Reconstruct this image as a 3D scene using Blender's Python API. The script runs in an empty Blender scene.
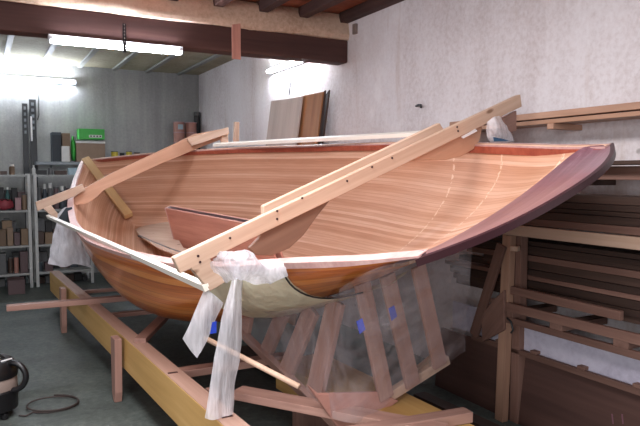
import bpy, bmesh, math, random
from mathutils import Vector, Matrix
random.seed(7)
V = Vector
COL = bpy.context.scene.collection

# ------------------------------------------------------------------ camera
F = 630.0
TH = math.radians(28.3)
P = math.atan(40 / F)
EYE = V((0, 0, 1.6))
cy, sy, cp, sp = math.cos(TH), math.sin(TH), math.cos(P), math.sin(P)
FW = V((sy * cp, cy * cp, -sp)); RT = V((cy, -sy, 0)); UP = V((sy * sp, cy * sp, cp))
cam = bpy.data.cameras.new('camera'); camo = bpy.data.objects.new('camera', cam); COL.objects.link(camo)
cam.sensor_width = 36; cam.lens = F / 640 * 36; cam.clip_start = .05
Mc = Matrix((RT, UP, -FW)).transposed().to_4x4(); Mc.translation = EYE
camo.matrix_world = Mc
bpy.context.scene.camera = camo


def on(u, v, n, d):
    """point where the line of sight through a photo pixel meets the plane n.p = d"""
    r = FW + RT * ((u - 320) / F) + UP * ((213 - v) / F)
    return EYE + r * ((d - n.dot(EYE)) / n.dot(r))


def PX(u, v, x): return on(u, v, V((1, 0, 0)), x)
def PY(u, v, y): return on(u, v, V((0, 1, 0)), y)
def PZ(u, v, z): return on(u, v, V((0, 0, 1)), z)


# ------------------------------------------------------------------ materials
def lin(c):
    c = c.lstrip('#'); o = []
    for i in (0, 2, 4):
        x = int(c[i:i + 2], 16) / 255
        o.append(x / 12.92 if x <= .04045 else ((x + .055) / 1.055) ** 2.4)
    return (*o, 1)


class NT:
    def __init__(s, name):
        s.m = bpy.data.materials.new(name); s.m.use_nodes = True
        s.t = s.m.node_tree; s.t.nodes.clear()
        s.out = s.n('ShaderNodeOutputMaterial'); s.b = s.n('ShaderNodeBsdfPrincipled')
        s.t.links.new(s.b.outputs[0], s.out.inputs[0])

    def n(s, typ, **k):
        nd = s.t.nodes.new(typ)
        for a, b in k.items(): setattr(nd, a, b)
        return nd

    def l(s, a, b): s.t.links.new(a, b)

    def noise(s, vec, scale, detail=4, rough=.6):
        nd = s.n('ShaderNodeTexNoise'); nd.inputs['Scale'].default_value = scale
        nd.inputs['Detail'].default_value = detail; nd.inputs['Roughness'].default_value = rough
        s.l(vec, nd.inputs['Vector']); return nd.outputs['Fac']

    def ramp(s, fac, stops):
        nd = s.n('ShaderNodeValToRGB'); e = nd.color_ramp.elements
        while len(e) < len(stops): e.new(.5)
        for el, (p, c) in zip(e, stops):
            el.position = p; el.color = lin(c) if isinstance(c, str) else (c, c, c, 1)
        s.l(fac, nd.inputs['Fac']); return nd.outputs['Color']

    def mix(s, fac, a, b, mode='MIX'):
        nd = s.n('ShaderNodeMix', data_type='RGBA', blend_type=mode)
        for v, i in ((fac, 0), (a, 6), (b, 7)):
            if isinstance(v, (int, float)): nd.inputs[i].default_value = v
            elif isinstance(v, (str, tuple)): nd.inputs[i].default_value = lin(v) if isinstance(v, str) else v
            else: s.l(v, nd.inputs[i])
        return nd.outputs[2]

    def math(s, op, a, b=0.0, c=None):
        nd = s.n('ShaderNodeMath', operation=op)
        for i, v in enumerate((a, b) if c is None else (a, b, c)):
            if isinstance(v, (int, float)): nd.inputs[i].default_value = v
            else: s.l(v, nd.inputs[i])
        return nd.outputs[0]

    def mapping(s, vec, scale=(1, 1, 1), loc=None):
        nd = s.n('ShaderNodeMapping'); nd.inputs['Scale'].default_value = scale
        s.l(vec, nd.inputs['Vector'])
        if loc is not None: s.l(loc, nd.inputs['Location'])
        return nd.outputs[0]

    def bump(s, h, strength=.2, dist=.01):
        nd = s.n('ShaderNodeBump'); nd.inputs['Strength'].default_value = strength
        nd.inputs['Distance'].default_value = dist
        s.l(h, nd.inputs['Height']); s.l(nd.outputs[0], s.b.inputs['Normal'])

    def fin(s, col, rough=.5, coat=0, metal=0, spec=.5):
        if isinstance(col, str): s.b.inputs['Base Color'].default_value = lin(col)
        else: s.l(col, s.b.inputs['Base Color'])
        if isinstance(rough, (int, float)): s.b.inputs['Roughness'].default_value = rough
        else: s.l(rough, s.b.inputs['Roughness'])
        s.b.inputs['Coat Weight'].default_value = coat; s.b.inputs['Coat Roughness'].default_value = .12
        s.b.inputs['Metallic'].default_value = metal; s.b.inputs['Specular IOR Level'].default_value = spec
        return s.m


def m_plain(name, c, rough=.5, metal=0, var=.12, spec=.5, coat=0):
    t = NT(name); tc = t.n('ShaderNodeTexCoord').outputs['Object']
    f = t.noise(tc, 18, 5)
    hsv = t.mix(t.ramp(f, [(.3, 1 - var), (.7, 1.0)]), (0, 0, 0, 1), c)
    return t.fin(hsv, rough, coat, metal, spec)


def m_wood(name, c1, c2, c3=None, rough=.55, coat=0, grain=1.0, knots=False, spec=.35):
    """long grain runs along the object's own X axis; every board differs by its random value"""
    t = NT(name); tc = t.n('ShaderNodeTexCoord').outputs['Object']
    rnd = t.n('ShaderNodeObjectInfo').outputs['Random']
    off = t.n('ShaderNodeCombineXYZ')
    for i, k in enumerate((37.0, 11.0, 23.0)): t.l(t.math('MULTIPLY', rnd, k), off.inputs[i])
    v = t.mapping(tc, (1.2 * grain, 26 * grain, 26 * grain), off.outputs[0])
    g = t.noise(v, 1.0, 6, .65)
    v2 = t.mapping(tc, (.7, 5, 5), off.outputs[0])
    w = t.noise(v2, 1.3, 3, .5)
    f = t.math('ADD', t.math('MULTIPLY', g, .6), t.math('MULTIPLY', w, .4))
    col = t.ramp(f, [(.32, c1), (.52, c2), (.7, c3 or c2)])
    if knots:
        vo = t.n('ShaderNodeTexVoronoi'); vo.inputs['Scale'].default_value = 1
        t.l(t.mapping(tc, (5, 13, 13), off.outputs[0]), vo.inputs['Vector'])
        k = t.ramp(vo.outputs['Distance'], [(.10, 1.0), (.2, 0.0)])
        sc = t.n('ShaderNodeSeparateColor'); t.l(vo.outputs['Color'], sc.inputs[0])
        k = t.math('MULTIPLY', k, t.math('GREATER_THAN', sc.outputs[0], .9))
        col = t.mix(t.math('MULTIPLY', k, .75), col, '#6b4428')
    bri = t.math('MULTIPLY_ADD', rnd, .3, .85)
    cc = t.n('ShaderNodeCombineColor')
    for i in range(3): t.l(bri, cc.inputs[i])
    col = t.mix(1.0, col, cc.outputs[0], 'MULTIPLY')
    t.bump(g, .15, .004)
    return t.fin(col, rough, coat, 0, spec)


def m_planks(name, cols, strip, rough, coat, lines):
    """edge-glued strips: UV u runs along the hull, v around the girth (metres)"""
    t = NT(name); uv = t.n('ShaderNodeUVMap').outputs[0]
    sep = t.n('ShaderNodeSeparateXYZ'); t.l(uv, sep.inputs[0])
    u, v = sep.outputs[0], sep.outputs[1]
    k = t.math('DIVIDE', v, strip); cell = t.math('FLOOR', k); fr = t.math('FRACT', k)
    wn = t.n('ShaderNodeTexWhiteNoise', noise_dimensions='1D'); t.l(cell, wn.inputs['W'])
    cv = t.n('ShaderNodeCombineXYZ'); t.l(t.math('MULTIPLY_ADD', wn.outputs['Value'], 9.0, u), cv.inputs[0]); t.l(v, cv.inputs[1])
    g = t.noise(t.mapping(cv.outputs[0], (2.2, 90, 1)), 1.0, 5, .65)
    g2 = t.noise(t.mapping(cv.outputs[0], (.8, 9, 1)), 1.0, 3, .5)
    f = t.math('ADD', t.math('MULTIPLY', g, .46), t.math('ADD', t.math('MULTIPLY', g2, .24), t.math('MULTIPLY', wn.outputs['Value'], .30)))
    col = t.ramp(f, [(.25, cols[0]), (.45, cols[1]), (.6, cols[2]), (.78, cols[3])])
    seam = t.math('LESS_THAN', fr, .14)
    col = t.mix(t.math('MULTIPLY', seam, .5), col, cols[0])
    if lines:
        st = t.math('FRACT', t.math('MULTIPLY', u, 1.9))
        on_ = t.math('LESS_THAN', t.math('ABSOLUTE', t.math('SUBTRACT', st, .5)), .022)
        dots = t.math('GREATER_THAN', t.noise(uv, 34, 2), .5)
        col = t.mix(t.math('MULTIPLY', t.math('MULTIPLY', t.math('MULTIPLY', on_, t.math('LESS_THAN', u, .75)), dots), .45), col, '#f3ddc4')
    t.bump(g, .06, .003)
    return t.fin(col, rough, coat, 0, .4)


def m_emit(name, c, s):
    t = NT(name); t.b.inputs['Emission Color'].default_value = lin(c); t.b.inputs['Emission Strength'].default_value = s
    return t.fin('#ffffff', .4)


def m_film(name, c, opacity, rough=.25, scale=9, st=(1, 1, .45)):
    t = NT(name); tc = t.n('ShaderNodeTexCoord').outputs['Object']
    n = t.noise(t.mapping(tc, st), scale, 5, .6)
    t.bump(n, .9, .03)
    t.b.inputs['Subsurface Weight'].default_value = 0
    t.fin(c, rough, 0, 0, .6)
    tr = t.n('ShaderNodeBsdfTransparent'); tl = t.n('ShaderNodeBsdfTranslucent'); tl.inputs[0].default_value = lin(c)
    ms0 = t.n('ShaderNodeMixShader'); ms0.inputs[0].default_value = .35
    t.l(t.b.outputs[0], ms0.inputs[1]); t.l(tl.outputs[0], ms0.inputs[2])
    ms = t.n('ShaderNodeMixShader')
    fac = t.ramp(n, [(.35, max(0, opacity - .12)), (.7, min(1, opacity + .16))])
    t.l(fac, ms.inputs[0]); t.l(tr.outputs[0], ms.inputs[1]); t.l(ms0.outputs[0], ms.inputs[2])
    t.l(ms.outputs[0], t.out.inputs[0]); return t.m


def m_wall(name, base, dark, light, streak, rough=.85, stains=False):
    t = NT(name); tc = t.n('ShaderNodeTexCoord').outputs['Object']
    a = t.noise(t.mapping(tc, (1.4, 1.4, .5)), 1.0, 6, .6)
    s = t.noise(t.mapping(tc, (5, 5, .18)), 1.3, 4, .6)
    fine = t.noise(tc, 26, 5, .7)
    f = t.math('ADD', t.math('MULTIPLY', a, .5), t.math('ADD', t.math('MULTIPLY', s, streak), t.math('MULTIPLY', fine, .5 - streak)))
    col = t.ramp(f, [(.34, dark), (.5, base), (.66, light)])
    if stains:
        d = t.noise(t.mapping(tc, (3.2, 3.2, .35)), 1.0, 5, .7)
        col = t.mix(t.math('MULTIPLY', t.ramp(d, [(.55, 0.0), (.72, 1.0)]), .55), col, '#b79f92')
        e = t.noise(t.mapping(tc, (2.2, 2.2, 1.6)), 1.0, 6, .7)
        col = t.mix(t.math('MULTIPLY', t.ramp(e, [(.56, 0.0), (.7, 1.0)]), .6), col, '#f1eef0')
    vo = t.n('ShaderNodeTexVoronoi'); vo.inputs['Scale'].default_value = 2.6; t.l(tc, vo.inputs['Vector'])
    pit = t.ramp(t.math('ADD', vo.outputs['Distance'], t.math('MULTIPLY', fine, .05)), [(.045, 1.0), (.075, 0.0)])
    col = t.mix(t.math('MULTIPLY', pit, .55), col, '#6b625c')
    t.bump(fine, .3, .01)
    return t.fin(col, rough, 0, 0, .2)


M = {}
M['wall_right'] = m_wall('whitewashed_concrete', '#ddd6d8', '#c2b5b4', '#e9e5e8', .14, stains=True)
M['wall_back'] = m_wall('grey_concrete', '#999a99', '#808280', '#b2b3b0', .3)
M['floor'] = m_wall('floor_concrete', '#535a57', '#3e4442', '#69706b', .05, .6)
M['insul'] = m_wall('ceiling_panel', '#a39c86', '#8a8370', '#b5af9a', .1)
M['batten_grey'] = m_plain('grey_batten', '#8d8d88', .6)
M['ceil_board'] = m_wood('red_brown_boards', '#70402f', '#90543e', '#a2674f', .7)
M['joist'] = m_wood('dark_joist', '#3a2724', '#4b3430', '#5b423c', .75)
M['girder'] = m_wood('dark_painted_girder', '#3e2825', '#4c322e', '#5a3e39', .7, grain=.6)
M['plaster'] = m_wall('rough_plaster', '#d0b49f', '#b0907a', '#e0cab5', .05)
M['hull_in'] = m_planks('cedar_strips_inside', ['#aa7558', '#c08f73', '#cea187', '#debba4'], .026, .6, 0, True)
M['hull_out'] = m_planks('varnished_cedar_outside', ['#a84d1c', '#d8772f', '#ea9045', '#f5b06a'], .05, .3, .6, False)
M['mahog'] = m_wood('varnished_mahogany', '#62404a', '#7a5660', '#967580', .3, .3)
M['mahog_pale'] = m_wood('sanded_mahogany', '#a87468', '#bd897b', '#cb9a8b', .6)
M['mahog_red'] = m_wood('red_mahogany', '#8a3f30', '#a4523e', '#b8654e', .5)
M['rail_pale'] = m_wood('sanded_rail', '#ad8480', '#c29c96', '#d0b0a8', .5)
M['dark_edge'] = m_plain('dark_edge', '#35171d', .4)
M['pine'] = m_wood('planed_pine', '#b3917c', '#c6a791', '#d4b8a5', .55, knots=True)
M['pine_pale'] = m_wood('pale_softwood', '#e3d9cb', '#efe8de', '#f6f2ea', .5)
M['stem'] = m_wood('oak_stem', '#c39a68', '#d4ae7d', '#e0be92', .5)
M['ply'] = m_wood('birch_ply', '#a97f66', '#b98f76', '#c49e86', .55, grain=.5)
M['ply_dark'] = m_wood('brown_ply', '#6b4f44', '#7d5f50', '#8a6c5c', .55, grain=.5)
M['glulam'] = m_wood('yellow_lvl', '#b0884f', '#c59d61', '#d3b078', .5, grain=.5, knots=True)
M['glulam_top'] = m_wood('sanded_lvl_top', '#a98474', '#b99585', '#c6a595', .6)
M['jig'] = m_wood('reddish_jig_board', '#87655b', '#9c786c', '#ad8b7d', .6)
M['lumber'] = m_wood('dark_hardwood', '#332522', '#45342d', '#5a443c', .7)
M['lumber2'] = m_wood('red_hardwood', '#664a41', '#7d5e53', '#8f6f63', .7)
M['lumber3'] = m_wood('tan_plank', '#96735f', '#ab8570', '#bb967f', .65)
M['panel_pale'] = m_wood('pale_faced_board', '#a89993', '#b8aaa3', '#c3b7b0', .6, grain=.4)
M['panel_brown'] = m_wood('brown_faced_board', '#7c5030', '#94643f', '#a6744c', .55, grain=.4)
M['white_board'] = m_wall('white_sheet', '#c3bfcf', '#a49fb0', '#d2cfdc', .25, .6)
M['film'] = m_film('clear_plastic_film', '#d6ccd2', .2)
M['film_white'] = m_film('crinkled_plastic', '#f8f6fc', .68, .1, 22, (1.6, 1.6, .16))
M['film_green'] = m_film('greenish_wrap', '#eef0d4', .9, .3, 7)
M['film_grey'] = m_film('grey_plastic', '#fbf9ff', .9, .15, 18)
M['sheet_brown'] = m_wood('old_brown_sheet', '#4a3531', '#5b423c', '#684c45', .6, grain=.5)
M['black'] = m_plain('black_plastic', '#141316', .35)
M['black_metal'] = m_plain('black_metal', '#1d1c1f', .5, .3)
M['tan_band'] = m_plain('tan_plastic', '#8d7c74', .5)
M['rubber'] = m_plain('brown_rubber', '#382c29', .7)
M['white_metal'] = m_plain('white_painted_metal', '#b9bab8', .45)
M['shelf_metal'] = m_plain('pale_grey_metal', '#9d9f9d', .5)
M['grey_metal'] = m_plain('grey_metal', '#7d8387', .45, .3)
M['steel_dark'] = m_plain('dark_steel', '#3f4042', .5, .4)
M['white'] = m_plain('white_plastic', '#e6e4e4', .4)
M['tube'] = m_emit('lit_tube', '#eaf2ff', 120)
M['lens'] = m_plain('lamp_body', '#e2e4e8', .4)
M['blue_tape'] = m_plain('blue_tape', '#2140b8', .5)
PAL = {'card': '#7d664e', 'card2': '#68523e', 'red': '#8e3440', 'navy': '#1c252d', 'slate': '#3e474e', 'green': '#3fae46', 'ltblue': '#9db3bd',
       'yellow': '#c9b43c', 'white': '#cfcfcc', 'grey': '#58595a', 'dark': '#1f1f20', 'copper': '#a5766a', 'teal': '#224e4c', 'tan': '#88715c',
       'brown': '#44322a', 'pink': '#a9868a', 'blue': '#365b7c', 'mauve': '#5a4648'}
for k, c in PAL.items(): M['c_' + k] = m_plain('paint_' + k, c, .55)

# ------------------------------------------------------------------ builders
WM = {}


def link(o, Mw, parent=None):
    COL.objects.link(o); WM[o.name] = Mw
    if parent is not None:
        o.parent = parent; o.matrix_parent_inverse = Matrix.Identity(4)
        o.matrix_basis = WM[parent.name].inverted() @ Mw
    else: o.matrix_basis = Mw
    return o


def tag(o, label=None, cat=None, group=None, kind=None):
    for k, v in (('label', label), ('category', cat), ('group', group), ('kind', kind)):
        if v: o[k] = v
    return o


def thing(name, loc, label, cat, group=None, rot=None):
    o = bpy.data.objects.new(name, None); o.empty_display_size = .05
    Mw = Matrix.Translation(V(loc)) @ (rot.to_4x4() if rot else Matrix.Identity(4))
    link(o, Mw); return tag(o, label, cat, group)


def from_bm(name, bm, Mw, mats, parent=None, smooth=False):
    me = bpy.data.meshes.new(name); bm.normal_update(); bm.to_mesh(me); bm.free()
    for m in (mats if isinstance(mats, (list, tuple)) else [mats]): me.materials.append(m)
    if smooth:
        for p in me.polygons: p.use_smooth = True
        me.set_sharp_from_angle(angle=math.radians(38)) if hasattr(me, 'set_sharp_from_angle') else None
    return link(bpy.data.objects.new(name, me), Mw, parent)


def box_bm(l, w, t, bev=.004):
    bm = bmesh.new(); bmesh.ops.create_cube(bm, size=1)
    bmesh.ops.scale(bm, vec=(l, w, t), verts=bm.verts)
    b = min(bev, min(l, w, t) * .22)
    if b > 0: bmesh.ops.bevel(bm, geom=bm.edges[:], offset=b, segments=2, affect='EDGES', profile=.6)
    return bm


def frame(x, up):
    x = x.normalized(); y = up.cross(x).normalized(); z = x.cross(y)
    return Matrix((x, y, z)).transposed()


def board(name, p0, p1, w, t, up, mat, parent=None, bev=.004):
    """straight timber from p0 to p1 (centre line): w across, t along 'up'"""
    p0, p1 = V(p0), V(p1); up = V(up)
    Mw = frame(p1 - p0, up).to_4x4(); Mw.translation = (p0 + p1) / 2
    return from_bm(name, box_bm((p1 - p0).length, w, t, bev), Mw, mat, parent)


def box(name, c, s, mat, parent=None, rz=0, bev=.006):
    Mw = Matrix.Translation(V(c)) @ Matrix.Rotation(rz, 4, 'Z')
    return from_bm(name, box_bm(*s, bev), Mw, mat, parent)


def mesh(name, verts, faces, mats, parent=None, uv=None, mi=None, smooth=False, rot=None, solid=None):
    verts = [V(v) for v in verts]; c = sum(verts, V()) / len(verts)
    R = rot or Matrix.Identity(3); Ri = R.inverted()
    me = bpy.data.meshes.new(name); me.from_pydata([Ri @ (v - c) for v in verts], [], faces)
    for m in (mats if isinstance(mats, (list, tuple)) else [mats]): me.materials.append(m)
    if mi: me.polygons.foreach_set('material_index', mi)
    if uv:
        L = me.uv_layers.new(name='UVMap')
        for lp in me.loops: L.data[lp.index].uv = uv[lp.vertex_index]
    if smooth:
        for p in me.polygons: p.use_smooth = True
    me.update()
    Mw = R.to_4x4(); Mw.translation = c
    o = link(bpy.data.objects.new(name, me), Mw, parent)
    if solid:
        s = o.modifiers.new('thick', 'SOLIDIFY'); s.thickness = solid; s.offset = 0
    return o


def slab(name, pts, th, mat, parent=None, xdir=None, bev=.003):
    """flat shaped board: outline pts (coplanar), thickness vector th"""
    pts = [V(p) for p in pts]; c = sum(pts, V()) / len(pts) + th / 2
    x = (xdir or (pts[1] - pts[0])).normalized(); R = frame(x, th.normalized()); Ri = R.inverted()
    bm = bmesh.new()
    lo = [bm.verts.new(Ri @ (p - c)) for p in pts]; hi = [bm.verts.new(Ri @ (p + th - c)) for p in pts]
    n = len(pts); bm.faces.new(lo); bm.faces.new(hi[::-1])
    for i in range(n): bm.faces.new((lo[i], hi[i], hi[(i + 1) % n], lo[(i + 1) % n]))
    bmesh.ops.recalc_face_normals(bm, faces=bm.faces[:])
    if bev: bmesh.ops.bevel(bm, geom=bm.edges[:], offset=min(bev, th.length * .2), segments=1, affect='EDGES')
    Mw = R.to_4x4(); Mw.translation = c
    return from_bm(name, bm, Mw, mat, parent)


def tube(name, pts, r, mat, parent=None, n=8, closed=False):
    pts = [V(p) for p in pts]; verts = []; faces = []; N = len(pts)
    prev = None
    for i, p in enumerate(pts):
        a = pts[(i - 1) % N] if (i or closed) else p; b = pts[(i + 1) % N] if (i < N - 1 or closed) else p
        d = (b - a).normalized(); ref = V((0, 0, 1)) if abs(d.z) < .9 else V((1, 0, 0))
        if prev is not None: ref = prev
        x = (ref - d * ref.dot(d)).normalized(); y = d.cross(x); prev = x
        for k in range(n):
            an = 2 * math.pi * k / n; verts.append(p + (x * math.cos(an) + y * math.sin(an)) * r)
    for i in range(N if closed else N - 1):
        for k in range(n):
            j = (i + 1) % N
            faces.append((i * n + k, i * n + (k + 1) % n, j * n + (k + 1) % n, j * n + k))
    if not closed: faces += [tuple(range(n))[::-1], tuple((N - 1) * n + k for k in range(n))]
    return mesh(name, verts, faces, mat, parent, smooth=True)


def lathe(name, c, prof, mat, parent=None, n=24, sx=1, sy=1, rz=0):
    bm = bmesh.new(); rings = []
    for r, z in prof:
        rings.append([bm.verts.new((r * sx * math.cos(2 * math.pi * k / n), r * sy * math.sin(2 * math.pi * k / n), z)) for k in range(n)])
    for a, b in zip(rings, rings[1:]):
        for k in range(n): bm.faces.new((a[k], a[(k + 1) % n], b[(k + 1) % n], b[k]))
    bm.faces.new(rings[0][::-1]); bm.faces.new(rings[-1])
    return from_bm(name, bm, Matrix.Translation(V(c)) @ Matrix.Rotation(rz, 4, 'Z'), mat, parent, smooth=True)


def sheet(name, rows, mat, parent=None, amp=.01, freq=5.0, sub=4, seed=0, edge=0):
    """soft film lofted through rows of 3-D points, wrinkled by smooth noise"""
    from mathutils import noise as nz

    def cr(pts, t):
        n = len(pts) - 1; x = min(max(t * n, 0), n - 1e-6); i = int(x); f = x - i
        p0, p1, p2, p3 = pts[max(i - 1, 0)], pts[i], pts[i + 1], pts[min(i + 2, n)]
        return .5 * ((2 * p1) + (p2 - p0) * f + (2 * p0 - 5 * p1 + 4 * p2 - p3) * f * f + (3 * p1 - p0 - 3 * p2 + p3) * f ** 3)
    nu = (max(len(r) for r in rows) - 1) * sub + 1; nv = (len(rows) - 1) * sub + 1
    rr = [[cr([V(p) for p in r], i / (nu - 1)) for i in range(nu)] for r in rows]
    g = [[cr([rr[k][i] for k in range(len(rows))], j / (nv - 1)) for i in range(nu)] for j in range(nv)]
    verts = []
    for j in range(nv):
        for i in range(nu):
            p = g[j][i]; a = g[j][min(i + 1, nu - 1)] - g[j][max(i - 1, 0)]; b = g[min(j + 1, nv - 1)][i] - g[max(j - 1, 0)][i]
            nn = a.cross(b); nn = nn.normalized() if nn.length > 1e-9 else V((0, 0, 1))
            q = V((p.x * freq + seed, p.y * freq, p.z * freq * .5))
            d = nz.noise(q) + .5 * nz.noise(q * 2.3) + .35 * nz.noise(q * 5.1)
            w = 1 if edge == 0 else min(1, j / (nv * edge))
            verts.append(p + nn * d * amp * w)
    faces = [(j * nu + i, j * nu + i + 1, (j + 1) * nu + i + 1, (j + 1) * nu + i) for j in range(nv - 1) for i in range(nu - 1)]
    return mesh(name, verts, faces, mat, parent, smooth=True)


# ------------------------------------------------------------------ the room
WX, WY = 3.34, 10.58


def struct(o): o['kind'] = 'structure'; return o


struct(box('floor', (.4, 4.3, -.1), (8.2, 13.2, .2), M['floor'], bev=0))
struct(box('wall_right', (WX + .15, 4.3, 1.7), (.3, 13.2, 3.6), M['wall_right'], bev=0))
struct(box('wall_back', (-.1, WY + .15, 1.7), (7.2, .3, 3.6), M['wall_back'], bev=0))
# ceiling: pale insulation panels behind the girder, red-brown boards before it
struct(box('ceiling', (-.1, 8.15, 3.32), (7.2, 4.9, .1), M['insul'], bev=0))
for i, (u, v) in enumerate([(5, 55), (43, 63), (80, 67), (115, 68), (148, 71), (180, 73)]):
    x = PY(u, v, 10.5).x
    struct(board('trim_%d' % (i + 1), (x, 5.72, 3.255), (x, 10.57, 3.255), .07, .03, (0, 0, 1), M['batten_grey']))
for k in range(24):                     # ceiling boards run parallel to the girder
    y = 5.7 - .2 * k
    struct(board('ceiling', (-3.6, y, 3.23), (3.34, y, 3.23), .196, .025, (0, 0, 1), M['ceil_board']))
for i, x in enumerate([.28, .7, 1.12, 1.54, 1.96, 2.4, 2.83, 3.29]):
    struct(board('trim_%d' % (i + 20), (x, .8, 3.165), (x, 5.62, 3.165), .09, .10, (0, 0, 1), M['joist']))
# main girder and the rough plaster band above it
struct(board('trim_40', (-3.6, 5.7, 2.835), (3.34, 5.7, 2.835), .2, .23, (0, 0, 1), M['girder'], bev=.02))
random.seed(3)
bm = bmesh.new(); nx = 90; rows = []
from mathutils import noise as _nz
for j, (yy, zz) in enumerate([(5.62, 2.94), (5.585, 2.955), (5.57, 3.0), (5.575, 3.06), (5.6, 3.13), (5.64, 3.21), (5.79, 3.21), (5.79, 2.94)]):
    row = []
    for i in range(nx):
        x = -3.6 + 6.94 * i / (nx - 1)
        w = _nz.noise(V((x * 2.1, j * .7, 3.3))) * .018 + _nz.noise(V((x * 6, j * 1.9, 1))) * .008
        dz = (_nz.noise(V((x * 1.1, 8, 0))) * .05 + (.03 if x > 2.2 else 0)) if 2 < j < 5 else w * .5
        row.append(bm.verts.new((x, yy + w, zz + dz)))
    rows.append(row)
for a, b in zip(rows, rows[1:] + rows[:1]):
    for i in range(nx - 1): bm.faces.new((a[i], a[i + 1], b[i + 1], b[i]))
bmesh.ops.recalc_face_normals(bm, faces=bm.faces[:])
struct(from_bm('trim_41', bm, Matrix.Identity(4), M['plaster'], smooth=True))
a, b = PY(232, 27, 5.59), PY(239, 27, 5.59)
tag(board('timber_cleat', (a.x + .04, 5.591, 2.995), (a.x + .04, 5.591, 2.655), .085, .018, (0, -1, 0), M['mahog_pale']),
    'short reddish board nailed upright across the dark ceiling girder', 'board')

# ------------------------------------------------------------------ lamps
def lamp(name, p0, p1, drop, label, tube_off, wall_n):
    """batten fitting: white spine, glowing tube, end caps"""
    p0, p1 = V(p0), V(p1); d = (p1 - p0).normalized()
    t = thing(name, (p0 + p1) / 2, label, 'lamp')
    board('housing', p0, p1, .07, .045, wall_n, M['lens'], t)
    o = V(tube_off)
    tube('tube', [p0 + d * .04 + o, p1 - d * .04 + o], .019, M['tube'], t, 12)
    for q in (p0 + d * .02, p1 - d * .02):
        board('end_cap', q + o * .35 - d * .015, q + o * .35 + d * .015, .05, o.length * 1.25, o, M['lens'], t)
    return t


a, b = PY(51, 38, 5.5), PY(179, 49, 5.5)
l1 = lamp('fluorescent_lamp', (a.x - .01, 5.62, 2.699), (b.x + .06, 5.62, 2.699), 0, 'long lit fluorescent tube hung under the dark girder by a black strap', (0, -.04, -.035), (0, 0, 1))
st = tag(board('hanging_strap', (1.11, 5.55, 2.86), (1.11, 5.55, 2.62), .03, .004, (0, -1, 0), M['black_metal'], bev=.001),
         'black perforated metal strap crossing the lit tube under the girder', 'strap')
for k in range(6):
    lathe('hole', (0, 0, 0), [(.004, 0), (.004, .001)], M['white'], st, 10).matrix_basis = Matrix.Translation((-.11 + .028 * k, 0, .002))
lamp('fluorescent_lamp', (-.05, 10.556, 3.01), (1.36, 10.556, 3.01), 0, 'lit fluorescent tube high on the grey back wall above the shelving', (0, -.05, -.01), (0, -1, 0))
lamp('fluorescent_lamp', (3.316, 7.5, 2.90), (3.316, 6.1, 2.90), 0, 'lit fluorescent tube on the white wall above the leaning boards', (-.05, 0, -.01), (-1, 0, 0))
# lamp flex down the back wall
tag(tube('lamp_flex', [PY(39, 92, 10.576), PY(38.5, 104, 10.576), PY(39, 115, 10.576), PY(37.5, 120, 10.576)], .006, M['black']),
    'thin dark flex hanging down the grey wall below the lamp', 'cable')


def area(name, loc, rot, sx, sy, e, c=(1, .97, .95)):
    l = bpy.data.lights.new(name, 'AREA'); l.shape = 'RECTANGLE'; l.size = sx; l.size_y = sy; l.energy = e; l.color = c
    o = bpy.data.objects.new(name, l); COL.objects.link(o); o.location = loc; o.rotation_euler = rot; return o


area('overhead_fill_light', (.4, 2.6, 3.10), (0, 0, 0), .9, 1.6, 70, (1, .965, .975))  # unseen area lights added overhead to brighten boat and wall
area('overhead_fill_light', (.2, .2, 3.10), (0, 0, 0), .9, 1.6, 74, (1, .965, .975))
area('side_fill_light', (-2.6, -1.2, 1.9), (math.radians(82), 0, math.radians(-58)), 2.2, 2.0, 95, (1, .975, .985))  # unseen fill added from the left to light the near hull side
w = bpy.data.worlds.new('world'); bpy.context.scene.world = w; w.use_nodes = True
w.node_tree.nodes['Background'].inputs[0].default_value = (.86, .9, 1, 1)
w.node_tree.nodes['Background'].inputs[1].default_value = .22

# ------------------------------------------------------------------ the boat
PSI, PHI = math.radians(4), math.radians(21)
AX = V((-math.sin(PSI), math.cos(PSI), 0)); CX = V((math.cos(PSI) * math.cos(PHI), math.sin(PSI) * math.cos(PHI), math.sin(PHI)))
UZ = CX.cross(AX); BO = V((1.84517702, 2.86967129, 1.47131882))
def B(s, y, z): return BO + AX * s + CX * y + UZ * z
def LP(u, v, ax, d):
    """photo pixel -> world point on the boat-frame plane s/y/z = d"""
    n = {'s': AX, 'y': CX, 'z': UZ}[ax]
    return on(u, v, n, n.dot(BO) + d)


SH = [(-1.06, .575, .052), (-.8, .653, .031), (-.6, .710, .022), (-.4, .762, .015), (-.2, .819, .006), (0, .875, -.003), (.2, .921, -.007), (.6, .985, -.010),
      (1.0, 1.024, -.008), (1.4, 1.046, -.005), (1.8, 1.058, 0), (2.2, 1.058, .005), (2.6, 1.031, .023), (3.0, .988, .046), (3.4, .914, .078), (3.8, .830, .109),
      (4.2, .726, .145), (4.6, .607, .181), (5.0, .483, .219), (5.4, .356, .250), (5.8, .227, .281), (6.2, .100, .31), (6.5, .012, .332)]
KE = [(-1.06, .02), (-.9, .07), (-.75, .135), (-.5, .235), (-.2, .36), (0, .43), (.5, .59), (1, .72), (1.5, .82), (2, .89), (2.6, .90), (3.15, .87), (4.0, .80), (4.5, .73),
      (5.3, .53), (5.9, .076), (6.2, -.20), (6.5, -.325)]


NE = [(-1.06, 2.25), (.3, 2.25), (1.2, 2.9), (3, 3.0), (4.2, 2.4), (5.8, 1.35), (6.5, 1.3)]


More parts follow.
